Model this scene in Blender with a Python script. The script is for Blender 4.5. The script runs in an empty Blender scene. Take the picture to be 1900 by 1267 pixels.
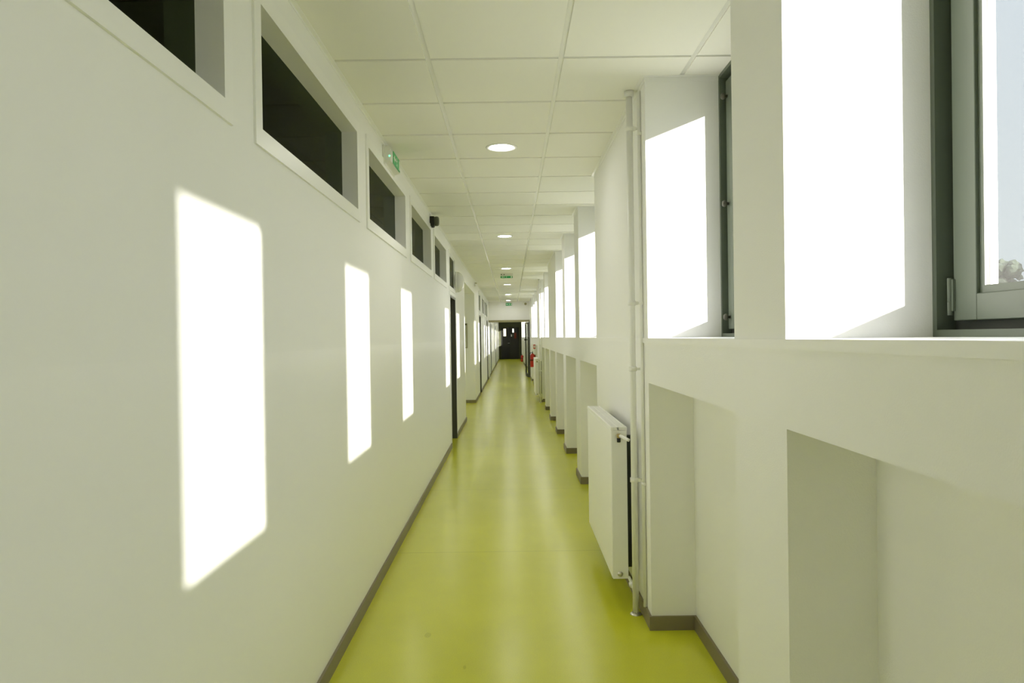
import bpy, bmesh, math
from mathutils import Vector, Matrix
C = bpy.context
sc = C.scene
col = sc.collection
PI = math.pi

# ------------------------------------------------------------------ camera
EYE = 1.44
yaw, pitch, roll, FPX = 0.00115, -0.0064, 0.01458, 1333.2
def set_camera():
    cam = bpy.data.cameras.new('camera'); o = bpy.data.objects.new('camera', cam); col.objects.link(o)
    cam.sensor_fit = 'HORIZONTAL'; cam.sensor_width = 36.0; cam.lens = FPX / 1900.0 * 36.0
    cam.clip_start = 0.02; cam.clip_end = 1000
    cy, sy, cp, sp, cr, sr = math.cos(yaw), math.sin(yaw), math.cos(pitch), math.sin(pitch), math.cos(roll), math.sin(roll)
    x1 = Vector((cy, -sy, 0)); y1 = Vector((sy, cy, 0)); ez = Vector((0, 0, 1))
    fwd = y1 * cp + ez * sp; z2 = y1 * -sp + ez * cp
    right = x1 * cr - z2 * sr; up = x1 * sr + z2 * cr
    m = Matrix((right, up, -fwd)).transposed().to_4x4(); m.translation = (0, 0, EYE)
    o.matrix_world = m
    sc.camera = o
set_camera()
sc.view_settings.view_transform = 'Standard'; sc.view_settings.look = 'None'
sc.view_settings.gamma = 1.0; sc.view_settings.use_curve_mapping = False
sc.view_settings.exposure = 0.84
sc.cycles.max_bounces = 16; sc.cycles.diffuse_bounces = 12; sc.cycles.glossy_bounces = 6; sc.cycles.transparent_max_bounces = 16

# ------------------------------------------------------------------ sky and sun
SUN = Vector((1.0, -1.57, 0.40)).normalized()
def set_world():
    w = bpy.data.worlds.new('sky'); sc.world = w; w.use_nodes = True
    nt = w.node_tree; N = nt.nodes; L = nt.links; N.clear()
    def n(t, **k):
        o = N.new(t)
        for a, b in k.items(): setattr(o, a, b)
        return o
    tc = n('ShaderNodeTexCoord')
    sep = n('ShaderNodeSeparateXYZ'); L.new(tc.outputs['Generated'], sep.inputs[0])
    ramp = n('ShaderNodeValToRGB'); L.new(sep.outputs['Z'], ramp.inputs[0])
    e = ramp.color_ramp.elements
    e[0].position = 0.0; e[0].color = (0.26, 0.30, 0.315, 1)
    e[1].position = 0.37; e[1].color = (0.225, 0.275, 0.325, 1)
    x = e.new(0.60); x.color = (1.5, 1.6, 1.75, 1)
    x = e.new(0.8); x.color = (2.4, 2.55, 2.75, 1)
    dot = n('ShaderNodeVectorMath', operation='DOT_PRODUCT'); L.new(tc.outputs['Generated'], dot.inputs[0]); dot.inputs[1].default_value = SUN
    mx = n('ShaderNodeMath', operation='MAXIMUM'); L.new(dot.outputs['Value'], mx.inputs[0]); mx.inputs[1].default_value = 0
    pw = n('ShaderNodeMath', operation='POWER'); L.new(mx.outputs[0], pw.inputs[0]); pw.inputs[1].default_value = 2.0
    glow = n('ShaderNodeMix', data_type='RGBA'); L.new(pw.outputs[0], glow.inputs['Factor'])
    glow.inputs['A'].default_value = (0, 0, 0, 1); glow.inputs['B'].default_value = (1.2, 1.2, 1.2, 1); glow.clamp_factor = False
    add = n('ShaderNodeMix', data_type='RGBA', blend_type='ADD'); add.inputs['Factor'].default_value = 1
    L.new(ramp.outputs['Color'], add.inputs['A']); L.new(glow.outputs['Result'], add.inputs['B'])
    bg = n('ShaderNodeBackground'); L.new(add.outputs['Result'], bg.inputs['Color']); bg.inputs['Strength'].default_value = 1.0
    out = n('ShaderNodeOutputWorld'); L.new(bg.outputs[0], out.inputs[0])
set_world()
sl = bpy.data.lights.new('sun', 'SUN'); sl.energy = 8.5; sl.color = (1.0, 0.965, 0.86); sl.angle = math.radians(0.75)
so = bpy.data.objects.new('sun', sl); col.objects.link(so)
so.rotation_euler = (-SUN).to_track_quat('-Z', 'Y').to_euler(); so.location = SUN * 40

# ------------------------------------------------------------------ materials
def mat(name, color, rough=0.5, spec=0.5, metal=0.0, bump=0.0, bscale=80.0, emit=None, estr=0.0, vary=0.0, vscale=3.0, coat=0.0, detail=4.0):
    m = bpy.data.materials.new(name); m.use_nodes = True
    nt = m.node_tree; b = nt.nodes['Principled BSDF']; L = nt.links
    b.inputs['Base Color'].default_value = (*color, 1); b.inputs['Roughness'].default_value = rough
    b.inputs['Specular IOR Level'].default_value = spec; b.inputs['Metallic'].default_value = metal
    b.inputs['Coat Weight'].default_value = coat
    tc = nt.nodes.new('ShaderNodeTexCoord')
    if vary:
        ns = nt.nodes.new('ShaderNodeTexNoise'); ns.inputs['Scale'].default_value = vscale; ns.inputs['Detail'].default_value = 5
        L.new(tc.outputs['Object'], ns.inputs['Vector'])
        mr = nt.nodes.new('ShaderNodeMapRange'); mr.inputs['From Min'].default_value = 0.3; mr.inputs['From Max'].default_value = 0.7
        mr.inputs['To Min'].default_value = 1 - vary; mr.inputs['To Max'].default_value = 1 + vary * 0.3
        L.new(ns.outputs['Fac'], mr.inputs['Value'])
        mu = nt.nodes.new('ShaderNodeVectorMath'); mu.operation = 'SCALE'; mu.inputs[0].default_value = color
        L.new(mr.outputs[0], mu.inputs['Scale']); L.new(mu.outputs[0], b.inputs['Base Color'])
    if bump:
        nb = nt.nodes.new('ShaderNodeTexNoise'); nb.inputs['Scale'].default_value = bscale; nb.inputs['Detail'].default_value = detail
        L.new(tc.outputs['Object'], nb.inputs['Vector'])
        bp = nt.nodes.new('ShaderNodeBump'); bp.inputs['Strength'].default_value = bump; bp.inputs['Distance'].default_value = 0.004
        L.new(nb.outputs['Fac'], bp.inputs['Height']); L.new(bp.outputs[0], b.inputs['Normal'])
    if emit:
        b.inputs['Emission Color'].default_value = (*emit, 1); b.inputs['Emission Strength'].default_value = estr
    return m
def glass_mat(name, tint=(1, 1, 1), power=5.0, amp=0.96, base=0.04):
    m = bpy.data.materials.new(name); m.use_nodes = True
    nt = m.node_tree; nt.nodes.clear(); L = nt.links
    out = nt.nodes.new('ShaderNodeOutputMaterial'); mix = nt.nodes.new('ShaderNodeMixShader')
    tr = nt.nodes.new('ShaderNodeBsdfTransparent'); tr.inputs[0].default_value = (*tint, 1)
    gl = nt.nodes.new('ShaderNodeBsdfGlossy'); gl.inputs['Roughness'].default_value = 0.01
    lw = nt.nodes.new('ShaderNodeLayerWeight'); lw.inputs['Blend'].default_value = 0.5
    pw = nt.nodes.new('ShaderNodeMath'); pw.operation = 'POWER'; pw.inputs[1].default_value = power
    ma = nt.nodes.new('ShaderNodeMath'); ma.operation = 'MULTIPLY_ADD'; ma.inputs[1].default_value = amp; ma.inputs[2].default_value = base
    L.new(lw.outputs['Facing'], pw.inputs[0]); L.new(pw.outputs[0], ma.inputs[0])
    L.new(ma.outputs[0], mix.inputs[0]); L.new(tr.outputs[0], mix.inputs[1]); L.new(gl.outputs[0], mix.inputs[2])
    L.new(mix.outputs[0], out.inputs[0])
    return m
WHITE = (0.885, 0.885, 0.875)
M = {
 'wall_up': mat('matt white wall paint', WHITE, 0.6, 0.3, bump=0.03, bscale=60),
 'wall_low': mat('semi gloss white dado paint', WHITE, 0.36, 0.5, bump=0.05, bscale=40),
 'rough_up': mat('textured white wall paint', WHITE, 0.6, 0.3, bump=0.14, bscale=300),
 'rough_low': mat('textured white dado paint', WHITE, 0.42, 0.4, bump=0.17, bscale=280),
 'tile': mat('white ceiling tile', (0.87, 0.865, 0.82), 0.75, 0.2, bump=0.05, bscale=250),
 'grid': mat('white lacquered grid', (0.80, 0.80, 0.78), 0.22, 0.5),
 'base': mat('taupe baseboard', (0.215, 0.185, 0.115), 0.45, 0.4),
 'frame': mat('grey green lacquered aluminium', (0.115, 0.14, 0.105), 0.38, 0.5),
 'bead': mat('glazing edge paled as sunlit', (0.72, 0.73, 0.70), 0.25, 0.6),  # pale colour stands in for strong sun on the outer jamb
 'gasket': mat('dark gasket', (0.05, 0.055, 0.045), 0.6, 0.3),
 'steel': mat('brushed steel', (0.62, 0.60, 0.54), 0.3, 0.5, metal=0.9),
 'brass': mat('brass nut', (0.60, 0.47, 0.22), 0.35, 0.5, metal=0.8),
 'white_metal': mat('white enamelled metal', (0.885, 0.885, 0.875), 0.35, 0.45),
 'pipe': mat('white painted pipe', (0.885, 0.885, 0.875), 0.38, 0.4),
 'plastic': mat('white plastic', (0.80, 0.80, 0.76), 0.4, 0.4),
 'door': mat('dark grey door paint', (0.085, 0.085, 0.06), 0.45, 0.4),
 'bronze': mat('brown metal door frame', (0.30, 0.275, 0.15), 0.4, 0.4),
 'wood': mat('dark end lobby panels', (0.06, 0.065, 0.032), 0.5, 0.3, vary=0.2, vscale=6),
 'room': mat('room paint darkened as unlit', (0.10, 0.10, 0.08), 0.8, 0.2),  # room walls and floor coloured dark in place of missing light
 'roomfloor': mat('room floor darkened as unlit', (0.12, 0.12, 0.09), 0.7, 0.2),
 'black': mat('black plastic', (0.012, 0.012, 0.010), 0.4, 0.4),
 'charcoal': mat('dark olive plastic', (0.07, 0.075, 0.05), 0.35, 0.5),
 'opal': mat('opal lamp glass', (0.72, 0.72, 0.68), 0.12, 0.5),
 'green': mat('green sign face', (0.03, 0.36, 0.11), 0.4, 0.4, emit=(0.03, 0.36, 0.11), estr=0.05),
 'signwhite': mat('white sign face', (0.78, 0.80, 0.74), 0.4, 0.4),
 'led': mat('green status light', (0.2, 0.9, 0.45), 0.3, 0.5, emit=(0.2, 0.95, 0.45), estr=1.0),
 'red': mat('red enamel', (0.62, 0.035, 0.02), 0.3, 0.5),
 'dullred': mat('dull red notice', (0.16, 0.03, 0.015), 0.6, 0.2),
 'rubber': mat('black rubber hose', (0.015, 0.015, 0.013), 0.6, 0.3),
 'paper': mat('pale printed notice', (0.62, 0.63, 0.55), 0.7, 0.2),
 'lamp': mat('lit lamp diffuser', (0.9, 0.9, 0.85), 0.5, 0.3, emit=(1.0, 0.98, 0.93), estr=38.0),
 'litpane': mat('lit door pane', (0.9, 0.85, 0.6), 0.4, 0.3, emit=(1.0, 0.88, 0.55), estr=1.1),
 'litpane2': mat('daylit door pane', (0.9, 0.9, 0.85), 0.4, 0.3, emit=(0.95, 0.95, 0.9), estr=0.75),
 'dkpane': mat('dark door pane', (0.03, 0.04, 0.04), 0.1, 0.5),
 'ground': mat('dry grass ground', (0.16, 0.17, 0.12), 0.9, 0.1, vary=0.3, vscale=0.3),
 'leaf': mat('pale grey green foliage', (0.045, 0.058, 0.04), 0.9, 0.2, vary=0.35, vscale=1.2),
 'bark': mat('grey bark', (0.20, 0.18, 0.15), 0.9, 0.1),
 'render': mat('outside wall render', (0.55, 0.54, 0.50), 0.9, 0.1),
 'glass': glass_mat('window glass'),
 'roomglass': glass_mat('clear indoor glass', (0.93, 0.95, 0.92)),
 'darkglass': glass_mat('low sheen indoor glass darkened as unlit', (0.52, 0.55, 0.48), 8.5, 0.5, 0.0005),  # dark tint puts the gloom of the unlit rooms into the panes
}
def floor_mat():
    m = mat('lime green linoleum', (0.5, 0.54, 0.03), 0.24, 0.55, bump=0.012, bscale=25, detail=3)
    nt = m.node_tree; b = nt.nodes['Principled BSDF']; L = nt.links
    tc = nt.nodes.new('ShaderNodeTexCoord')
    def math_(op, a, bb=None):
        o = nt.nodes.new('ShaderNodeMath'); o.operation = op
        for i, v in enumerate((a, bb)):
            if v is None: continue
            if isinstance(v, (int, float)): o.inputs[i].default_value = v
            else: L.new(v, o.inputs[i])
        return o.outputs[0]
    sep = nt.nodes.new('ShaderNodeSeparateXYZ'); L.new(tc.outputs['Object'], sep.inputs[0])
    X, Y = sep.outputs['X'], sep.outputs['Y']
    speck = nt.nodes.new('ShaderNodeTexNoise'); speck.inputs['Scale'].default_value = 220; speck.inputs['Detail'].default_value = 2
    L.new(tc.outputs['Object'], speck.inputs['Vector'])
    cloud = nt.nodes.new('ShaderNodeTexNoise'); cloud.inputs['Scale'].default_value = 2.5; cloud.inputs['Detail'].default_value = 4
    L.new(tc.outputs['Object'], cloud.inputs['Vector'])
    s = math_('ADD', math_('MULTIPLY', math_('SUBTRACT', speck.outputs['Fac'], 0.5), 0.28), math_('MULTIPLY', math_('SUBTRACT', cloud.outputs['Fac'], 0.5), 0.16))
    # welded seams across the corridor
    fr = math_('FRACT', math_('DIVIDE', math_('ADD', Y, 39.5 - 4.812), 1.975))
    seam = math_('LESS_THAN', math_('ABSOLUTE', math_('SUBTRACT', fr, 0.0015)), 0.0016)
    s = math_('SUBTRACT', s, math_('MULTIPLY', seam, 0.32))
    for (cx, cy, rx, ry) in ((-0.425, 3.477, 0.016, 0.030), (-0.224, 3.13, 0.007, 0.018)):
        d = math_('ADD', math_('POWER', math_('ABSOLUTE', math_('DIVIDE', math_('SUBTRACT', X, cx), rx)), 2.0),
                  math_('POWER', math_('ABSOLUTE', math_('DIVIDE', math_('SUBTRACT', Y, cy), ry)), 2.0))
        s = math_('SUBTRACT', s, math_('MULTIPLY', math_('LESS_THAN', d, 1.0), 0.16))
    sc_ = nt.nodes.new('ShaderNodeVectorMath'); sc_.operation = 'SCALE'; sc_.inputs[0].default_value = (0.60, 0.615, 0.030)
    L.new(math_('ADD', s, 1.0), sc_.inputs['Scale']); L.new(sc_.outputs[0], b.inputs['Base Color'])
    return m
M['floor'] = floor_mat()

# ------------------------------------------------------------------ mesh helpers
def box(bm, x0, x1, y0, y1, z0, z1, mi=0, bevel=0.0, seg=2):
    if x0 > x1: x0, x1 = x1, x0
    if y0 > y1: y0, y1 = y1, y0
    v = [bm.verts.new((x, y, z)) for x in (x0, x1) for y in (y0, y1) for z in (z0, z1)]
    fs = []
    for idx in ((0, 1, 3, 2), (4, 6, 7, 5), (0, 4, 5, 1), (2, 3, 7, 6), (0, 2, 6, 4), (1, 5, 7, 3)):
        f = bm.faces.new([v[i] for i in idx]); f.material_index = mi; fs.append(f)
    if bevel:
        es = list({e for f in fs for e in f.edges})
        r = bmesh.ops.bevel(bm, geom=es, offset=bevel, segments=seg, profile=0.5, affect='EDGES')
        for f in r['faces']: f.material_index = mi; f.smooth = True
def frame_of(axis):
    a = Vector(axis).normalized(); t = Vector((0, 0, 1)) if abs(a.z) < 0.9 else Vector((1, 0, 0))
    u = a.cross(t).normalized(); return a, u, a.cross(u)
def tube(bm, pts, r, n=14, mi=0, caps=True):
    pts = [Vector(p) for p in pts]; rings = []
    rs = r if isinstance(r, (list, tuple)) else [r] * len(pts)
    u = None
    for i, p in enumerate(pts):
        d = (pts[min(i + 1, len(pts) - 1)] - pts[max(i - 1, 0)])
        a, u0, w = frame_of(d)
        if u is None: u = u0
        u = (u - a * u.dot(a)).normalized(); w = a.cross(u)
        rings.append([bm.verts.new(p + (u * math.cos(2 * PI * k / n) + w * math.sin(2 * PI * k / n)) * rs[i]) for k in range(n)])
    for a, b in zip(rings, rings[1:]):
        for k in range(n):
            f = bm.faces.new((a[k], a[(k + 1) % n], b[(k + 1) % n], b[k])); f.smooth = True; f.material_index = mi
    if caps:
        for rg in (rings[0], rings[-1]):
            f = bm.faces.new(rg); f.material_index = mi
def lathe(bm, prof, origin, axis=(0, 0, 1), n=32, mi=0):
    # prof: list of (radius, height along axis)
    a, u, w = frame_of(axis); o = Vector(origin); rings = []
    for (r, h) in prof:
        if r < 1e-6: rings.append([bm.verts.new(o + a * h)])
        else: rings.append([bm.verts.new(o + a * h + (u * math.cos(2 * PI * k / n) + w * math.sin(2 * PI * k / n)) * r) for k in range(n)])
    for p, q in zip(rings, rings[1:]):
        for k in range(n):
            k2 = (k + 1) % n
            vs = [p[0], q[k2], q[k]] if len(p) == 1 else ([p[k], p[k2], q[0]] if len(q) == 1 else [p[k], p[k2], q[k2], q[k]])
            if len(p) == 1 and len(q) == 1: continue
            f = bm.faces.new(vs); f.smooth = True; f.material_index = mi
def prism(bm, outline, origin, u, v, depth, mi=0):
    # outline in (u, v) plane, extruded along u x v by depth
    o = Vector(origin); u = Vector(u); v = Vector(v); n = u.cross(v)
    a = [bm.verts.new(o + u * p[0] + v * p[1]) for p in outline]
    b = [bm.verts.new(o + u * p[0] + v * p[1] + n * depth) for p in outline]
    m = len(outline)
    f = bm.faces.new(a); f.material_index = mi
    f = bm.faces.new(b); f.material_index = mi
    for k in range(m):
        f = bm.faces.new((a[k], a[(k + 1) % m], b[(k + 1) % m], b[k])); f.material_index = mi
def NB(): return bmesh.new()
def obj(name, bm, mats, parent=None, fix=True):
    if fix: bmesh.ops.recalc_face_normals(bm, faces=bm.faces)
    me = bpy.data.meshes.new(name); bm.to_mesh(me); bm.free()
    for m in (mats if isinstance(mats, (list, tuple)) else [mats]): me.materials.append(M[m])
    o = bpy.data.objects.new(name, me); col.objects.link(o)
    if parent: o.parent = parent
    return o
def tag(o, label=None, cat=None, group=None, kind=None):
    if label: o['label'] = label
    if cat: o['category'] = cat
    if group: o['group'] = group
    if kind: o['kind'] = kind
    return o
def empty(name, loc, rz=0.0):
    o = bpy.data.objects.new(name, None); col.objects.link(o); o.location = loc; o.rotation_euler = (0, 0, rz); o.empty_display_size = 0.1
    return o
def copy_tree(o, parent=None, name=None):
    c = o.copy(); col.objects.link(c)
    if name: c.name = name
    if parent: c.parent = parent
    for ch in [x for x in o.children]: copy_tree(ch, c)
    return c
def one(name, bm, mats, label, cat, kind=None, group=None):
    return tag(obj(name, bm, mats), label, cat, group, kind)

# ------------------------------------------------------------------ dimensions (metres)
XL, XR = -0.798, 0.667          # wall faces
HC = EYE + 1.2535               # ceiling
XB = 0.884                      # back of the knee niches
XW = 1.025                      # inner face of the window frames
XO = 1.10                       # outside face of the right wall
Y0, Y1 = -9.0, 46.7
WIN = 1.355                     # opening width
SILL = 1.425; NICHE = 1.206; DADO = 1.40
FAR = [-6.98, -5.235, -3.49, 0.0, 1.745, 3.50, 6.98, 8.80, 10.57, 14.05, 15.80, 19.65, 21.45, 23.25, 27.2, 28.95, 30.7, 34.2, 35.95, 37.7, 41.2, 42.95, 44.7]  # negative entries: unseen windows behind the camera, added for fill light
FAR = [f for f in FAR if f - WIN > Y0]
NFAR = sorted(FAR + [12.30])    # one niche under a bay without window

# ------------------------------------------------------------------ right wall
def right_wall():
    bm = NB()
    spans = sorted((f - WIN, f) for f in NFAR)
    y = Y0
    def solid(a, b):
        box(bm, XR, XO, a, b, 0, DADO, 1); box(bm, XR, XO, a, b, DADO, HC + 0.06, 0)
    for a, b in spans:
        solid(y, a)
        box(bm, XB, XO, a, b, 0, NICHE, 1)
        win = any(abs(b - f) < 1e-6 for f in FAR)
        box(bm, XR, XO, a, b, NICHE, DADO, 1)
        if not win: box(bm, XR, XO, a, b, DADO, HC + 0.06, 0)
        y = b
    solid(y, Y1)
    return obj('wall_right', bm, ['rough_up', 'rough_low'])
tag(right_wall(), kind='structure')
# window board running along the right wall at sill height
bm = NB()
box(bm, XR - 0.007, XR + 0.005, Y0, 25.3, DADO, SILL, 0)
for f in FAR: box(bm, XR + 0.005, XW + 0.02, f - WIN, f, DADO + 0.0005, SILL, 0, 0.0)
tag(obj('trim_1', bm, 'white_metal'), kind='structure')
# baseboard stepping in and out of the niches
bm = NB(); bh, bt = 0.068, 0.012
y = Y0
for f in NFAR:
    a, b = f - WIN, f
    box(bm, XR - bt, XR, y - (bt if y > Y0 else 0), a + bt, 0, bh)
    box(bm, XR, XB, a, a + bt, 0, bh); box(bm, XR, XB, b - bt, b, 0, bh)
    box(bm, XB - bt, XB, a + bt, b - bt, 0, bh)
    y = b
box(bm, XR - bt, XR, y - bt, Y1, 0, bh)
tag(obj('baseboard_right', bm, 'base'), kind='structure')

# ------------------------------------------------------------------ windows of the right wall
def make_window():
    r = empty('window_1', (0, 0, 0))
    z0, z1 = SILL, HC
    x0 = XW
    bm = NB()   # fixed frame: lip, groove floor behind it, outer leg
    def ring(ya, yb, za, zb, w, xa, xb, mi=0):
        box(bm, xa, xb, ya, ya + w, za, zb, mi); box(bm, xa, xb, yb - w, yb, za, zb, mi)
        box(bm, xa, xb, ya + w, yb - w, za, za + w, mi); box(bm, xa, xb, ya + w, yb - w, zb - w, zb, mi)
    ring(-WIN, 0, z0, z1, 0.017, x0, x0 + 0.075)
    ring(-WIN + 0.017, -0.017, z0 + 0.017, z1 - 0.017, 0.045, x0 + 0.045, x0 + 0.060, 1)
    obj('window_frame', bm, ['frame', 'gasket'], r)
    bm = NB()
    ya, yb, za, zb = -WIN + 0.051, -0.051, z0 + 0.038, z1 - 0.045
    w, wb = 0.083, 0.060
    box(bm, x0 + 0.020, x0 + 0.060, ya, ya + w, za, zb, 0, 0.002); box(bm, x0 + 0.020, x0 + 0.060, yb - w, yb, za, zb, 0, 0.002)
    box(bm, x0 + 0.020, x0 + 0.060, ya + w, yb - w, za, za + wb, 0, 0.002); box(bm, x0 + 0.020, x0 + 0.060, ya + w, yb - w, zb - w, zb, 0, 0.002)
    s = obj('sash', bm, 'frame', r)
    gy0, gy1, gz0, gz1 = ya + w, yb - w, za + wb, zb - w
    bm = NB()
    def ring2(wd, xa, xb, o=0.0, mi=0):
        box(bm, xa, xb, gy0 + o, gy0 + o + wd, gz0 + o, gz1 - o, mi); box(bm, xa, xb, gy1 - o - wd, gy1 - o, gz0 + o, gz1 - o, mi)
        box(bm, xa, xb, gy0 + o + wd, gy1 - o - wd, gz0 + o, gz0 + o + wd, mi); box(bm, xa, xb, gy0 + o + wd, gy1 - o - wd, gz1 - o - wd, gz1 - o, mi)
    ring2(0.017, x0 + 0.028, x0 + 0.032); ring2(0.0172, x0 + 0.032, x0 + 0.0395, 0.0, 1)
    obj('glazing_bead', bm, ['frame', 'black'], s)
    bm = NB(); ring2(0.017, x0 + 0.0405, x0 + 0.058)
    obj('outer_bead', bm, 'bead', s)
    bm = NB(); box(bm, x0 + 0.0398, x0 + 0.0402, gy0 + 0.01, gy1 - 0.01, gz0 + 0.01, gz1 - 0.01)
    obj('pane', bm, 'glass', s)
    for z in (1.52, 2.60):
        bm = NB(); lathe(bm, [(0, -0.044), (0.005, -0.044), (0.0056, -0.042), (0.0056, -0.014), (0.0046, -0.013), (0.0056, -0.012), (0.0056, 0.042), (0.005, 0.044), (0, 0.044)], (x0 + 0.014, -0.046, z), n=16)
        box(bm, x0 + 0.014, x0 + 0.0215, -0.058, -0.046, z - 0.034, z + 0.04)
        obj('hinge', bm, 'frame', r)
    bm = NB(); yh = -WIN + 0.09
    box(bm, x0 + 0.012, x0 + 0.0205, yh - 0.014, yh + 0.014, 2.02, 2.10, 0, 0.003)
    tube(bm, [(x0 + 0.012, yh, 2.06), (x0 - 0.03, yh, 2.06)], 0.008)
    tube(bm, [(x0 - 0.028, yh, 2.066), (x0 - 0.03, yh, 1.95)], [0.009, 0.007])
    obj('handle', bm, 'steel', s)
    r['kind'] = 'structure'
    return r
ORD = ['nearest', 'second', 'third', 'fourth', 'fifth', 'sixth', 'seventh', 'eighth', 'ninth', 'tenth', 'eleventh', 'twelfth', 'thirteenth', 'fourteenth', 'fifteenth', 'sixteenth', 'seventeenth', 'eighteenth', 'nineteenth', 'twentieth']
win0 = make_window()
for i, f in enumerate(FAR):
    w = win0 if i == 0 else copy_tree(win0, name='window_%d' % (i + 1))
    w.location = (0, f, 0)
# the third window turns on round pins instead of barrel hinges
w3 = [o for o in bpy.data.objects if o.name == 'window_%d' % (FAR.index(3.50) + 1)][0]
for ch in [c for c in w3.children if c.name.startswith('hinge')]: bpy.data.objects.remove(ch)
for z in (1.52, 2.06, 2.57):
    bm = NB(); lathe(bm, [(0.0, 0.0), (0.007, 0.0), (0.007, 0.012), (0.014, 0.015), (0.016, 0.022), (0.012, 0.030), (0.0, 0.032)], (XW + 0.021, -0.075, z), axis=(-1, 0, 0), n=18)
    obj('pin', bm, 'door', w3)
WCOUNT = len(FAR)

# ------------------------------------------------------------------ floor, ceiling, slabs
bm = NB(); box(bm, XL - 1.3, XO, Y0, Y1 + 0.2, -0.2, 0.0)
tag(obj('floor', bm, 'floor'), kind='structure')
def tiled(name, xs, x_lo, x_hi, ylo, yhi, mats=('tile', 'grid')):
    bm = NB(); g = 0.012
    ys = [3.244 + 0.6 * k for k in range(-20, 80)]
    ys = [ylo] + [y for y in ys if ylo + 0.05 < y < yhi - 0.05] + [yhi]
    xs = [x_lo] + xs + [x_hi]
    for a, b in zip(xs, xs[1:]):
        for c, d in zip(ys, ys[1:]):
            box(bm, a + (g if a != x_lo else 0), b - (g if b != x_hi else 0), c + g, d - g, HC, HC + 0.02, 0)
    box(bm, x_lo, x_hi, ylo, yhi, HC + 0.006, HC + 0.05, 1)
    return obj(name, bm, list(mats))
tag(tiled('ceiling', [-0.356, 0.244, 0.844], XL, XO, Y0, Y1), kind='structure')
bm = NB(); box(bm, -6.2, 1.45, Y0 - 0.4, Y1 + 0.8, HC + 0.10, HC + 0.5)  # unseen slab added above the ceiling to block sky light
tag(obj('sky_block_slab', bm, 'render'), kind='structure')
# ceiling edge angles
bm = NB()
box(bm, XL, XL + 0.020, Y0, Y1, HC - 0.002, HC + 0.004); box(bm, XL, XL + 0.002, Y0, Y1, HC - 0.012, HC)
tag(obj('trim_2', bm, 'white_metal'), kind='structure')
bm = NB(); t = 0.020
y = Y0
for f in FAR:
    a, b = f - WIN, f
    box(bm, XR - t, XR, y - t, a + t, HC - 0.002, HC + 0.004); box(bm, XR - 0.002, XR, y, a, HC - 0.024, HC)
    for (c, s) in ((a, 1), (b, -1)):
        box(bm, XR, XW, min(c, c + s * t), max(c, c + s * t), HC - 0.0021, HC + 0.004); box(bm, XR, XW, min(c, c + s * 0.002), max(c, c + s * 0.002), HC - 0.024, HC)
    y = b
box(bm, XR - t, XR, y - t, Y1, HC - 0.002, HC + 0.004)
tag(obj('trim_3', bm, 'white_metal'), kind='structure')

# ------------------------------------------------------------------ left wall with doors, clerestory windows and the recess
WT = 0.16; XLB = XL - WT
CLR = [(-1.18, 0.27), (0.57, 2.015), (2.32, 3.765), (4.075, 5.48), (5.82, 7.22), (7.58, 8.91), (20.0, 21.25), (21.7, 22.95)]
CZ0, CZ1 = 2.12, 2.524
DOORS = [(9.39, 10.30), (17.95, 18.85), (23.4, 24.3), (27.8, 28.7), (36.0, 36.9)]
DH = 2.0; TZ0, TZ1 = 2.11, 2.55
REC = (12.45, 15.80); RH = 2.405
def left_wall():
    bm = NB()
    ops = [(a, b, [(CZ0, CZ1)]) for a, b in CLR] + [(a, b, [(0, DH), (TZ0, TZ1)]) for a, b in DOORS] + [(REC[0], REC[1], [(0, RH)])]
    ops.sort(); y = Y0
    def colm(a, b, z0, z1):
        for za, zb, mi in ((z0, min(z1, DADO), 1), (max(z0, DADO), z1, 0)):
            if zb - za > 1e-6: box(bm, XLB, XL, a, b, za, zb, mi)
    for a, b, holes in ops:
        colm(y, a, 0, HC + 0.06); z = 0
        for h0, h1 in holes:
            if h0 > z: colm(a, b, z, h0)
            z = h1
        colm(a, b, z, HC + 0.06); y = b
    colm(y, Y1, 0, HC + 0.06)
    return obj('wall_left', bm, ['wall_up', 'wall_low'])
tag(left_wall(), kind='structure')
bm = NB(); xr = -2.05
box(bm, xr - 0.1, xr, REC[0] - 0.1, REC[1] + 0.1, 0, RH + 0.3)
box(bm, xr, XLB, REC[0] - 0.1, REC[0], 0, RH + 0.3); box(bm, xr, XLB, REC[1], REC[1] + 0.1, 0, RH + 0.3)
box(bm, xr, XLB, REC[0], REC[1], RH, RH + 0.3)
tag(obj('wall_recess', bm, 'wall_low'), kind='structure')
# baseboards of the left wall and the recess
bm = NB(); y = Y0
for a, b in sorted(DOORS + [REC]):
    box(bm, XL, XL + bt, y, a, 0, bh); y = b
box(bm, XL, XL + bt, y, Y1, 0, bh)
box(bm, xr, XL, REC[1] - bt, REC[1], 0, bh); box(bm, xr, XL + bt, REC[0], REC[0] + bt, 0, bh); box(bm, xr, xr + bt, REC[0], REC[1], 0, bh)
tag(obj('baseboard_left', bm, 'base'), kind='structure')

def casing(bm, ya, yb, za, zb, w, p, x=XL, mi=0):
    box(bm, x, x + p, ya - w, ya, za - w, zb + w, mi); box(bm, x, x + p, yb, yb + w, za - w, zb + w, mi)
    box(bm, x, x + p, ya, yb, za - w, za, mi); box(bm, x, x + p, ya, yb, zb, zb + w, mi)
k = WCOUNT
for (a, b) in CLR:
    k += 1
    r = empty('window_%d' % k, (XL, (a + b) / 2, CZ0)); r['kind'] = 'structure'
    def loc(o):
        o.location = (-XL, -(a + b) / 2, -CZ0); return o
    bm = NB(); casing(bm, a, b, CZ0, CZ1, 0.060, 0.008); loc(obj('window_frame', bm, 'white_metal', r))
    bm = NB(); box(bm, XL - 0.077, XL - 0.073, a + 0.001, b - 0.001, CZ0 + 0.001, CZ1 - 0.001); loc(obj('pane', bm, 'darkglass', r))
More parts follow.
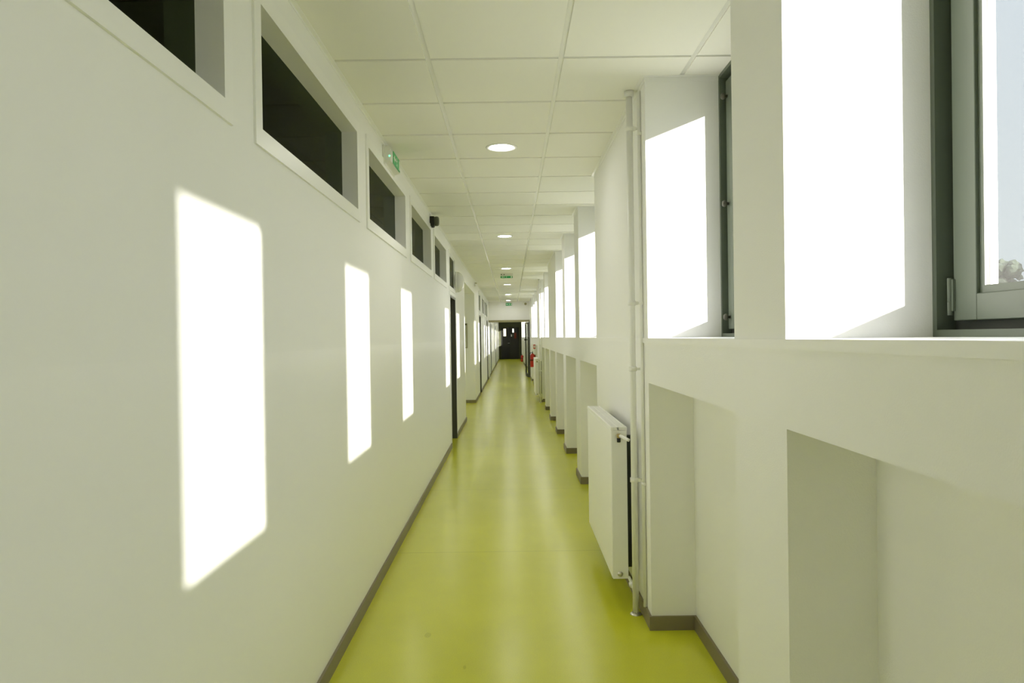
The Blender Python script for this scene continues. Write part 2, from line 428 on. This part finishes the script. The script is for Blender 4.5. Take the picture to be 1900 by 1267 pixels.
# doors of the left wall
for i, (a, b) in enumerate(DOORS):
    r = empty('door_%d' % (i + 1), (XL, (a + b) / 2, 0)); r['kind'] = 'structure'
    def loc(o, a=a, b=b):
        o.location = (-XL, -(a + b) / 2, 0); return o
    bm = NB(); d = 0.10
    box(bm, XL - d, XL + 0.006, a, a + 0.025, 0, DH); box(bm, XL - d, XL + 0.006, b - 0.025, b, 0, DH); box(bm, XL - d, XL + 0.006, a + 0.025, b - 0.025, DH - 0.025, DH)
    loc(obj('door_frame', bm, 'door', r))
    bm = NB(); casing(bm, a, b, TZ0, TZ1, 0.045, 0.008); box(bm, XL, XL + 0.008, a - 0.045, b + 0.045, DH + 0.012, DH + 0.055)
    box(bm, XL, XL + 0.010, a - 0.03, a, 0, DH + 0.012); box(bm, XL, XL + 0.010, b, b + 0.03, 0, DH + 0.012)
    loc(obj('casing', bm, 'white_metal', r))
    bm = NB(); box(bm, XL - 0.135, XL - 0.095, a + 0.025, b - 0.025, 0.006, DH - 0.025, 0, 0.003); lf = loc(obj('door_leaf', bm, 'door', r))
    bm = NB(); yh = a + 0.09
    box(bm, XL - 0.097, XL - 0.088, yh - 0.022, yh + 0.022, 0.93, 1.15, 0, 0.003); tube(bm, [(XL - 0.09, yh, 1.06), (XL - 0.045, yh, 1.06), (XL - 0.04, yh + 0.01, 1.06), (XL - 0.04, yh + 0.12, 1.06)], 0.009)
    obj('handle', bm, 'steel', lf)
    bm = NB(); box(bm, XL - 0.016, XL - 0.012, a + 0.001, b - 0.001, TZ0 + 0.001, TZ1 - 0.001); loc(obj('transom_pane', bm, 'darkglass', r))
    bm = NB(); w = 0.022
    box(bm, XL - 0.022, XL - 0.004, a, a + w, TZ0, TZ1); box(bm, XL - 0.022, XL - 0.004, b - w, b, TZ0, TZ1); box(bm, XL - 0.022, XL - 0.004, a + w, b - w, TZ0, TZ0 + w); box(bm, XL - 0.022, XL - 0.004, a + w, b - w, TZ1 - w, TZ1)
    loc(obj('transom_frame', bm, 'white_metal', r))
# dim rooms behind the left wall
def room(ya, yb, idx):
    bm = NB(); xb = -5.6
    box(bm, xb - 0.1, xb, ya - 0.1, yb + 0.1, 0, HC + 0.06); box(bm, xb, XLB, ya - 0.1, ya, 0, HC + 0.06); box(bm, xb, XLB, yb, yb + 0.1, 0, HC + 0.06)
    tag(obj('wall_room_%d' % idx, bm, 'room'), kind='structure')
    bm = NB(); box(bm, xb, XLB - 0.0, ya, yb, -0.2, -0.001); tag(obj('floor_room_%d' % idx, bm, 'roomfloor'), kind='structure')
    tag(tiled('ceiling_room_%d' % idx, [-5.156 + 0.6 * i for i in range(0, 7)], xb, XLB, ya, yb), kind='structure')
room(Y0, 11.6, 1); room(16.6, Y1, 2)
# end wall behind the camera
bm = NB(); box(bm, XL - 0.2, XO, Y0 - 0.2, Y0, 0, HC + 0.06); tag(obj('wall_back', bm, 'wall_up'), kind='structure')

# ------------------------------------------------------------------ fire door frame across the corridor
YF = 25.4
bm = NB(); box(bm, XL, XR, YF, YF + 0.15, 2.035, HC + 0.004); tag(obj('wall_header', bm, 'wall_up'), kind='structure')
r = empty('door_6', (0, YF, 0)); r['kind'] = 'structure'
bm = NB(); box(bm, XL, XR, -0.02, 0.17, 1.965, 2.035); obj('header_bar', bm, 'bronze', r)
bm = NB(); box(bm, XR - 0.035, XR, -0.02, 0.17, 0, 1.965); obj('post', bm, 'door', r)
bm = NB(); box(bm, XL, XL + 0.03, -0.02, 0.17, 0, 1.965); obj('post', bm, 'white_metal', r)
leaf = empty('door_leaf', (XR - 0.04, 0.0, 0), math.radians(4.5)); leaf.parent = r
bm = NB(); box(bm, -0.045, 0, 0, 0.07, 0.01, 1.955); obj('stile', bm, 'door', leaf)
bm = NB(); box(bm, -0.045, 0, 0.84, 0.91, 0.01, 1.955); st = obj('stile', bm, 'door', leaf)
bm = NB(); box(bm, -0.045, 0, 0.07, 0.84, 0.01, 0.12); obj('bottom_rail', bm, 'door', leaf)
bm = NB(); box(bm, -0.045, 0, 0.07, 0.84, 1.89, 1.955); obj('top_rail', bm, 'bronze', leaf)
bm = NB(); box(bm, -0.0245, -0.0205, 0.07, 0.84, 0.12, 1.89); obj('pane', bm, 'roomglass', leaf)
bm = NB(); box(bm, -0.075, -0.045, 0.80, 0.90, 1.30, 1.36, 0, 0.006); obj('handle', bm, 'black', leaf)

# ------------------------------------------------------------------ dark lobby doors at the far end
bm = NB()
box(bm, XL, XR, Y1, Y1 + 0.2, 0, HC + 0.06)
box(bm, XL, -0.66, Y1 - 0.10, Y1, 0, 2.42); box(bm, 0.52, XR, Y1 - 0.10, Y1, 0, 2.42); box(bm, -0.66, 0.52, Y1 - 0.10, Y1, 2.07, 2.42)
tag(obj('wall_end', bm, 'wood'), kind='structure')
r = empty('door_7', (0, Y1, 0)); r['kind'] = 'structure'
for x0, x1 in ((-0.64, -0.065), (-0.06, 0.50)):
    bm = NB(); box(bm, x0, x1, -0.045, -0.003, 0.005, 2.05, 0, 0.004); obj('door_leaf', bm, 'black', r)
bm = NB(); box(bm, -0.495, -0.325, -0.052, -0.047, 1.49, 1.975); obj('pane', bm, 'litpane', r)
bm = NB(); box(bm, 0.085, 0.185, -0.052, -0.047, 1.72, 1.975); obj('pane', bm, 'litpane2', r)
bm = NB(); box(bm, 0.085, 0.185, -0.052, -0.047, 1.49, 1.715); obj('pane', bm, 'dkpane', r)
bm = NB(); box(bm, 0.20, 0.34, -0.050, -0.046, 1.34, 1.70); obj('notice', bm, 'dullred', r)
bm = NB(); box(bm, -0.01, 0.06, -0.06, -0.046, 1.46, 1.60, 0, 0.004); obj('door_plate', bm, 'plastic', r)
bm = NB(); tube(bm, [(-0.10, -0.047, 1.04), (-0.10, -0.10, 1.04), (-0.22, -0.105, 1.04)], 0.011); obj('handle', bm, 'steel', r)

# ------------------------------------------------------------------ recessed ceiling lights
def downlight(y, x, label):
    r = empty('ceiling_light', (x, y, HC))
    tag(r, label, 'ceiling light', 'round recessed ceiling lights')
    bm = NB(); lathe(bm, [(0.079, 0.0), (0.080, -0.004), (0.098, -0.006), (0.104, -0.004), (0.105, 0.0)], (0, 0, 0), n=40)
    obj('trim_ring', bm, 'white_metal', r)
    bm = NB(); lathe(bm, [(0.0, -0.0015), (0.04, -0.0014), (0.079, -0.001), (0.079, 0.0)], (0, 0, 0), n=40)
    obj('diffuser', bm, 'lamp', r)
LY = [(4.755, 'nearest and largest lit round light recessed in the ceiling'), (8.94, 'second lit round ceiling light from the front, past the black wall siren'),
      (13.155, 'third lit round ceiling light, just before the hanging exit lamp'), (17.2, 'fourth lit round ceiling light, first one beyond the hanging exit lamp'),
      (21.2, 'fifth lit round ceiling light from the front'), (24.7, 'farthest lit round ceiling light, right before the white header wall')]
for y, lab in LY: downlight(y, -0.045 if y < 6 else (-0.062 if y < 10 else -0.073), lab)

# ------------------------------------------------------------------ heating pipes and radiators
def heating_pipe(y, label, label2):
    r = empty('heating_pipe', (0.624, y, 0)); tag(r, label, 'pipe', 'white vertical heating pipes')
    bm = NB(); tube(bm, [(0, 0, 0.0), (0, 0, 1.26), (0, 0, HC - 0.03)], 0.0165, 20); ri = obj('riser', bm, 'pipe', r)
    for z in (0.694, 1.266, 1.604, 2.50):
        bm = NB(); lathe(bm, [(0.0165, -0.012), (0.021, -0.011), (0.021, 0.011), (0.0165, 0.012)], (0, 0, z), n=20)
        tube(bm, [(0.018, 0, z), (0.0425, 0, z)], 0.006, 10)
        if z != 1.266: box(bm, 0.016, 0.032, -0.010, 0.010, z - 0.009, z + 0.009, 0, 0.002)
        obj('pipe_clamp', bm, 'pipe', ri)
    bm = NB(); lathe(bm, [(0.0165, 0.012), (0.022, 0.010), (0.030, 0.003), (0.031, 0.0), (0.0165, 0.0)], (0, 0, 0), n=24); obj('floor_collar', bm, 'steel', r)
    bm = NB(); lathe(bm, [(0.0165, 0.0), (0.024, 0.0), (0.024, 0.028), (0.0165, 0.028)], (0, 0, HC - 0.0305), n=20); obj('ceiling_collar', bm, 'plastic', r)
    c = empty('cable_conduit', (0.657, y - 0.085, 0)); tag(c, label2, 'conduit', 'thin white cable conduits')
    bm = NB(); tube(bm, [(0, 0, 0.07), (0, 0, HC - 0.03)], 0.009, 12); obj('tube', bm, 'pipe', c)
    for z in (0.69, 1.60, 2.45):
        bm = NB(); lathe(bm, [(0.009, -0.008), (0.012, -0.007), (0.012, 0.007), (0.009, 0.008)], (0, 0, z), n=14); box(bm, 0.0, 0.0095, -0.013, 0.013, z - 0.007, z + 0.007); obj('conduit_clip', bm, 'pipe', c)
heating_pipe(3.70, 'white vertical heating pipe beside the near radiator, floor to ceiling', 'thin white conduit on the pier corner just right of the near heating pipe')
heating_pipe(15.65, 'white vertical heating pipe in front of the far radiator', 'thin white conduit beside the far heating pipe')

def radiator(y0, label):
    Lr, zb, zt, xf, xb_ = 1.16, 0.150, 0.955, 0.520, 0.604
    r = empty('radiator', (xf, y0, zb)); tag(r, label, 'radiator', 'white panel radiators')
    H = zt - zb; D = xb_ - xf
    bm = NB()   # front panel, slightly dished edges
    box(bm, 0.0, 0.014, 0.004, Lr - 0.004, 0.0, H - 0.022, 0, 0.005, 3); obj('front_panel', bm, 'white_metal', r)
    bm = NB(); box(bm, D - 0.012, D, 0.006, Lr - 0.006, 0.004, H - 0.03, 0, 0.004); obj('rear_panel', bm, 'white_metal', r)
    bm = NB()
    n = 34
    for i in range(n):
        yy = 0.03 + (Lr - 0.06) * i / (n - 1); box(bm, 0.014, D - 0.012, yy - 0.0015, yy + 0.0015, 0.05, H - 0.05)
    obj('convector_fins', bm, 'white_metal', r)
    for yy in (0.0, Lr - 0.003):
        bm = NB(); box(bm, 0.003, D, yy, yy + 0.003, 0.0, H - 0.018, 0, 0.001); obj('side_cover', bm, 'white_metal', r)
    for (ya, yb) in ((-0.002, 0.745), (0.748, Lr + 0.002)):
        bm = NB(); z = H - 0.02
        box(bm, -0.001, 0.010, ya, yb, z, H, 0, 0.003); box(bm, D - 0.009, D + 0.002, ya, yb, z, H, 0, 0.003)
        box(bm, 0.010, D - 0.009, ya, ya + 0.012, z + 0.004, H - 0.001); box(bm, 0.010, D - 0.009, yb - 0.012, yb, z + 0.004, H - 0.001)
        m = int((yb - ya) / 0.012)
        for i in range(1, m):
            yy = ya + (yb - ya) * i / m; box(bm, 0.010, D - 0.009, yy - 0.0038, yy + 0.0038, z + 0.006, H - 0.003)
        box(bm, 0.036, 0.041, ya, yb, z + 0.003, H - 0.0025)
        obj('top_grille', bm, 'white_metal', r)
    v = NB(); zc = H - 0.045
    lathe(v, [(0.0, 0.0), (0.012, 0.0), (0.012, 0.012), (0.0135, 0.012), (0.0135, 0.022), (0.010, 0.024), (0.0, 0.024)], (0.040, 0.0, zc), axis=(0, -1, 0), n=6)
    vo = obj('valve', v, 'brass', r)
    v = NB(); lathe(v, [(0.0, 0.0), (0.010, 0.0), (0.010, 0.02), (0.008, 0.022), (0.0, 0.022)], (0.040, -0.014, zc - 0.012), axis=(0, 0, -1), n=16); obj('valve_cap', v, 'black', vo)
    p = NB(); pts = [(0.046, -0.02, zc + 0.0)]
    for i in range(9):
        t = i / 8; pts.append((0.050 + 0.030 * t, -0.026 - 0.074 * (t * t * (3 - 2 * t)), zc - 0.012 * t))
    tube(p, pts, 0.0085, 14); obj('supply_pipe', p, 'pipe', vo)
    v = NB(); lathe(v, [(0.0, 0.0), (0.014, 0.0), (0.014, 0.004), (0.010, 0.006), (0.010, 0.010), (0.0, 0.010)], (0.040, 0.0, 0.025), axis=(0, -1, 0), n=20)
    obj('drain_plug', v, 'steel', r)
    p = NB(); tube(p, [(0.055, 0.03, 0.012), (0.088, 0.005, 0.004), (0.098, -0.05, -0.02), (0.102, -0.072, -0.046)], 0.0085, 12); rp = obj('return_pipe', p, 'pipe', r)
    p = NB(); lathe(p, [(0.0, -0.013), (0.013, -0.013), (0.015, 0.0), (0.013, 0.013), (0.0, 0.013)], (0.094, -0.04, -0.018), axis=(0.1, -1, -0.4), n=14); obj('return_fitting', p, 'pipe', rp)
    for yy in (0.10, Lr - 0.14):
        b = NB(); box(b, D, XR - xf - 0.0015, yy, yy + 0.035, 0.03, H - 0.06)
        box(b, D - 0.001, D + 0.012, yy - 0.012, yy + 0.047, H - 0.16, H - 0.10); box(b, D - 0.001, D + 0.012, yy - 0.012, yy + 0.047, 0.06, 0.11)
        obj('wall_bracket', b, 'gasket', r)
    return r
radiator(3.80, 'white panel radiator in front, on the wide pier beyond the second window')
radiator(15.75, 'far white panel radiator, beyond the row of knee niches')

# ------------------------------------------------------------------ exit signs
def man(bm, o, u, v, d, s, mi):
    # running figure, door and arrow as thin raised white shapes in an s x s cell
    def P(pts): prism(bm, [(p[0] * s, p[1] * s) for p in pts], o, u, v, d, mi)
    P([(0.40 + 0.085 * math.cos(a * PI / 6), 0.80 + 0.085 * math.sin(a * PI / 6)) for a in range(12)])
    P([(0.30, 0.66), (0.42, 0.70), (0.52, 0.42), (0.40, 0.36)])
    P([(0.42, 0.68), (0.62, 0.56), (0.70, 0.62), (0.67, 0.68), (0.61, 0.64), (0.44, 0.72)])
    P([(0.32, 0.66), (0.16, 0.58), (0.14, 0.44), (0.20, 0.44), (0.22, 0.54), (0.36, 0.60)])
    P([(0.44, 0.42), (0.62, 0.30), (0.60, 0.08), (0.53, 0.08), (0.53, 0.26), (0.40, 0.34)])
    P([(0.40, 0.38), (0.46, 0.34), (0.34, 0.16), (0.14, 0.12), (0.14, 0.19), (0.29, 0.22)])
def exit_face(name, origin, u, v, w, h, parent):
    # green panel with white running figure and a white doorway
    U, V = Vector(u), Vector(v); n = U.cross(V); bm = NB()
    prism(bm, [(0, 0), (w, 0), (w, h), (0, h)], origin, U, V, 0.003, 0)
    o2 = Vector(origin) + n * 0.003
    man(bm, o2 + U * (w * 0.42) + V * (0.04 * h), U, V, 0.001, h * 0.92, 1)
    prism(bm, [(w * 0.84, h * 0.10), (w * 0.95, h * 0.10), (w * 0.95, h * 0.9), (w * 0.84, h * 0.9)], o2, U, V, 0.001, 1)
    prism(bm, [(w * 0.06, h * 0.5), (w * 0.20, h * 0.80), (w * 0.20, h * 0.60), (w * 0.36, h * 0.60), (w * 0.36, h * 0.40), (w * 0.20, h * 0.40), (w * 0.20, h * 0.20)], o2, U, V, 0.001, 1)
    return obj(name, bm, ['green', 'signwhite'], parent)
r = empty('exit_sign', (XL, 4.74, 2.608)); tag(r, 'white emergency exit box with green pictogram high on the left wall', 'exit sign', 'exit signs')
bm = NB(); box(bm, 0.0, 0.016, -0.19, 0.205, -0.060, 0.060, 0, 0.004); obj('back_plate', bm, 'plastic', r)
bm = NB()
prism(bm, [(0.0165, -0.050), (0.050, -0.040), (0.054, 0.0), (0.050, 0.045), (0.040, 0.056), (0.0165, 0.056)], (0, -0.18, 0), (1, 0, 0), (0, 0, 1), -0.375, 0)
hs = obj('housing', bm, 'plastic', r)
bm = NB(); lathe(bm, [(0.0, 0.0), (0.006, 0.0), (0.006, 0.004), (0.0, 0.006)], (0.044, -0.18, -0.010), axis=(0.3, -1, 0), n=14); obj('status_light', bm, 'led', hs)
exit_face('pictogram', (0.0535, -0.10, -0.037), (0, 1, 0), (0, 0, 1), 0.27, 0.078, r)
r = empty('exit_sign', (-0.072, 14.25, HC)); tag(r, 'small emergency exit lamp hanging under the ceiling past the third round light', 'exit sign', 'exit signs')
bm = NB(); box(bm, -0.125, 0.125, -0.03, 0.03, -0.045, 0.0, 0, 0.004); obj('housing', bm, 'plastic', r)
for x in (-0.10, -0.05):
    bm = NB(); box(bm, x - 0.012, x + 0.012, -0.034, -0.030, -0.028, -0.012); obj('vent', bm, 'charcoal', r)
exit_face('pictogram', (-0.12, 0.0, -0.088), (1, 0, 0), (0, 0, 1), 0.24, 0.042, r)
r = empty('exit_sign', (-0.062, YF, 2.59)); tag(r, 'green exit sign on the white header wall at the corridor end', 'exit sign', 'exit signs')
bm = NB(); box(bm, -0.115, 0.115, -0.045, 0.0, -0.052, 0.052, 0, 0.004); obj('housing', bm, 'plastic', r)
exit_face('pictogram', (-0.11, -0.045, -0.048), (1, 0, 0), (0, 0, 1), 0.22, 0.096, r)

# ------------------------------------------------------------------ devices on the left wall
r = empty('wall_siren', (XL, 7.24, 2.612)); tag(r, 'small black rounded siren high on the left wall under the ceiling', 'siren')
bm = NB(); box(bm, 0.0, 0.046, -0.045, 0.045, -0.050, 0.048, 0, 0.006); obj('base', bm, 'black', r)
bm = NB(); lathe(bm, [(0.047, 0.0), (0.049, 0.018), (0.046, 0.036), (0.034, 0.044), (0.0, 0.047)], (0.046, 0.0, 0.002), axis=(1, 0, 0), n=28); obj('horn', bm, 'charcoal', r)
bm = NB(); box(bm, 0.012, 0.040, -0.025, 0.025, -0.060, -0.050, 0, 0.003); obj('cable_gland', bm, 'black', r)
r = empty('wall_lamp', (XL, 10.42, 2.245)); tag(r, 'round domed opal wall lamp on the left wall above the first door jamb', 'wall lamp')
bm = NB(); lathe(bm, [(0.0, 0.0), (0.150, 0.0), (0.152, 0.008), (0.150, 0.030), (0.146, 0.034)], (0, 0, 0), axis=(1, 0, 0), n=48); obj('base', bm, 'plastic', r)
bm = NB(); prof = [(0.146 * math.cos(t * PI / 20), 0.034 + 0.095 * math.sin(t * PI / 20)) for t in range(0, 11)]; prof[-1] = (0.0, prof[-1][1])
lathe(bm, prof, (0, 0, 0), axis=(1, 0, 0), n=48); obj('shade', bm, 'opal', r)
r = empty('alarm_sounder', (XL, 16.0, 2.615)); tag(r, 'small beige alarm sounder on the left wall just past the recess', 'alarm')
bm = NB(); box(bm, 0.0, 0.045, -0.04, 0.04, -0.045, 0.045, 0, 0.010); obj('body', bm, 'plastic', r)
bm = NB(); box(bm, 0.012, 0.050, -0.042, 0.03, 0.018, 0.040, 0, 0.004); obj('louvre', bm, 'bronze', r)
# framed notice in the recess
r = empty('notice_frame', (-1.10, REC[1], 1.48)); tag(r, 'pale framed notice on the far side wall of the left recess', 'notice board')
bm = NB(); w, h = 0.14, 0.27; t = 0.014
box(bm, -w, -w + t, -0.02, 0, -h, h); box(bm, w - t, w, -0.02, 0, -h, h); box(bm, -w + t, w - t, -0.02, 0, -h, -h + t); obj('rim', bm, 'bronze', r)
bm = NB(); box(bm, -w + t, w - t, -0.022, 0, h - 0.04, h); obj('clamp_bar', bm, 'door', r)
bm = NB(); box(bm, -w + t, w - t, -0.012, 0, -h + t, h - 0.04); obj('sheet', bm, 'paper', r)
# small detector on the header wall
r = empty('smoke_detector', (0.525, YF, 2.60)); tag(r, 'small pale detector at the right of the white header wall', 'detector')
bm = NB(); lathe(bm, [(0.0, 0.0), (0.05, 0.0), (0.05, 0.018), (0.042, 0.022)], (0, 0, 0), axis=(0, -1, 0), n=24); obj('base', bm, 'plastic', r)
bm = NB(); lathe(bm, [(0.042, 0.022), (0.036, 0.040), (0.022, 0.046), (0.0, 0.048)], (0, 0, 0), axis=(0, -1, 0), n=24); obj('cap', bm, 'bronze', r)

# ------------------------------------------------------------------ fire extinguishers
def extinguisher(y, z, label):
    r = empty('fire_extinguisher', (0.585, y, z)); tag(r, label, 'fire extinguisher', 'red fire extinguishers')
    bm = NB(); lathe(bm, [(0, 0), (0.060, 0.0), (0.066, 0.012), (0.066, 0.30), (0.055, 0.345), (0.028, 0.365), (0.022, 0.375), (0, 0.376)], (0, 0, 0), n=28); obj('cylinder', bm, 'red', r)
    bm = NB(); box(bm, -0.012, 0.012, -0.018, 0.018, 0.376, 0.405); tube(bm, [(0, 0.01, 0.40), (0, -0.07, 0.43)], 0.008); tube(bm, [(0, 0.01, 0.392), (0, -0.075, 0.40)], 0.006); vh = obj('valve_handle', bm, 'black', r)
    bm = NB(); tube(bm, [(-0.01, 0.01, 0.39), (-0.05, 0.02, 0.40), (-0.085, 0.02, 0.33), (-0.085, 0.01, 0.12), (-0.078, 0.0, 0.06)], 0.008); obj('hose', bm, 'rubber', vh)
    bm = NB(); lathe(bm, [(0.067, 0.17), (0.0675, 0.17), (0.0675, 0.21), (0.067, 0.21)], (0, 0, 0), n=28); obj('label_band', bm, 'dullred', r)
    bm = NB(); box(bm, 0.060, XR - 0.585, -0.03, 0.03, 0.24, 0.34); obj('wall_hook', bm, 'gasket', r)
extinguisher(19.87, 0.60, 'red fire extinguisher on the right wall just beyond the far radiator')
extinguisher(39.6, 0.06, 'farthest red fire extinguisher, seen through the fire door frame')
r = empty('fire_sign', (0.640, 19.87, 1.16)); tag(r, 'small red sign box on the right wall above the near extinguisher', 'sign')
bm = NB(); box(bm, -0.03, 0.027, -0.06, 0.06, -0.06, 0.06, 0, 0.006); obj('panel', bm, 'red', r)
bm = NB(); prism(bm, [(0.02 * math.cos(a * PI / 6), 0.04 * math.sin(a * PI / 6)) for a in range(12)], (-0.0, -0.06, 0), (1, 0, 0), (0, 0, 1), 0.001); obj('symbol', bm, 'signwhite', r)

# ------------------------------------------------------------------ outside: ground and treeline
bm = NB(); box(bm, XO + 0.3, 420, -300, 420, -1.2, -1.0); tag(obj('ground', bm, 'ground'), kind='structure')
import random
def tree(x, y, h, w, seed, label):
    rnd = random.Random(seed)
    r = empty('tree', (x, y, -1.0)); tag(r, label, 'tree', 'hazy trees beyond the nearest window')
    bm = NB(); tube(bm, [(0, 0, 0), (0.1, 0, h * 0.25), (0, 0.1, h * 0.6)], [0.35, 0.28, 0.12], 10); obj('trunk', bm, 'bark', r)
    bm = NB()
    for i in range(80):
        a = rnd.uniform(0, 2 * PI); t = rnd.random(); rr = w * 0.5 * math.sqrt(rnd.random()) * (1.0 - 0.55 * t)
        c = Vector((rr * math.cos(a), rr * math.sin(a), h * (0.22 + 0.68 * t))); s = rnd.uniform(0.07, 0.15) * w
        m = bmesh.ops.create_icosphere(bm, subdivisions=2, radius=s)
        for vv in m['verts']:
            vv.co = vv.co * rnd.uniform(0.72, 1.2) + c
    obj('crown', bm, 'leaf', r)
TR = [(41.3, 60.0, 8.8, 4.0, 'pale leafy tree at the left of the row, seen low in the nearest window'), (44.0, 57.2, 9.2, 4.0, 'taller pale tree, second of the row outside the nearest window'),
      (46.8, 54.6, 8.5, 4.0, 'pale tree, third of the row outside the nearest window'), (49.6, 52.0, 9.0, 4.0, 'pale tree, fourth of the row outside the nearest window')]
for i, (x, y, h, w, lab) in enumerate(TR): tree(x, y, h, w, i + 3, lab)
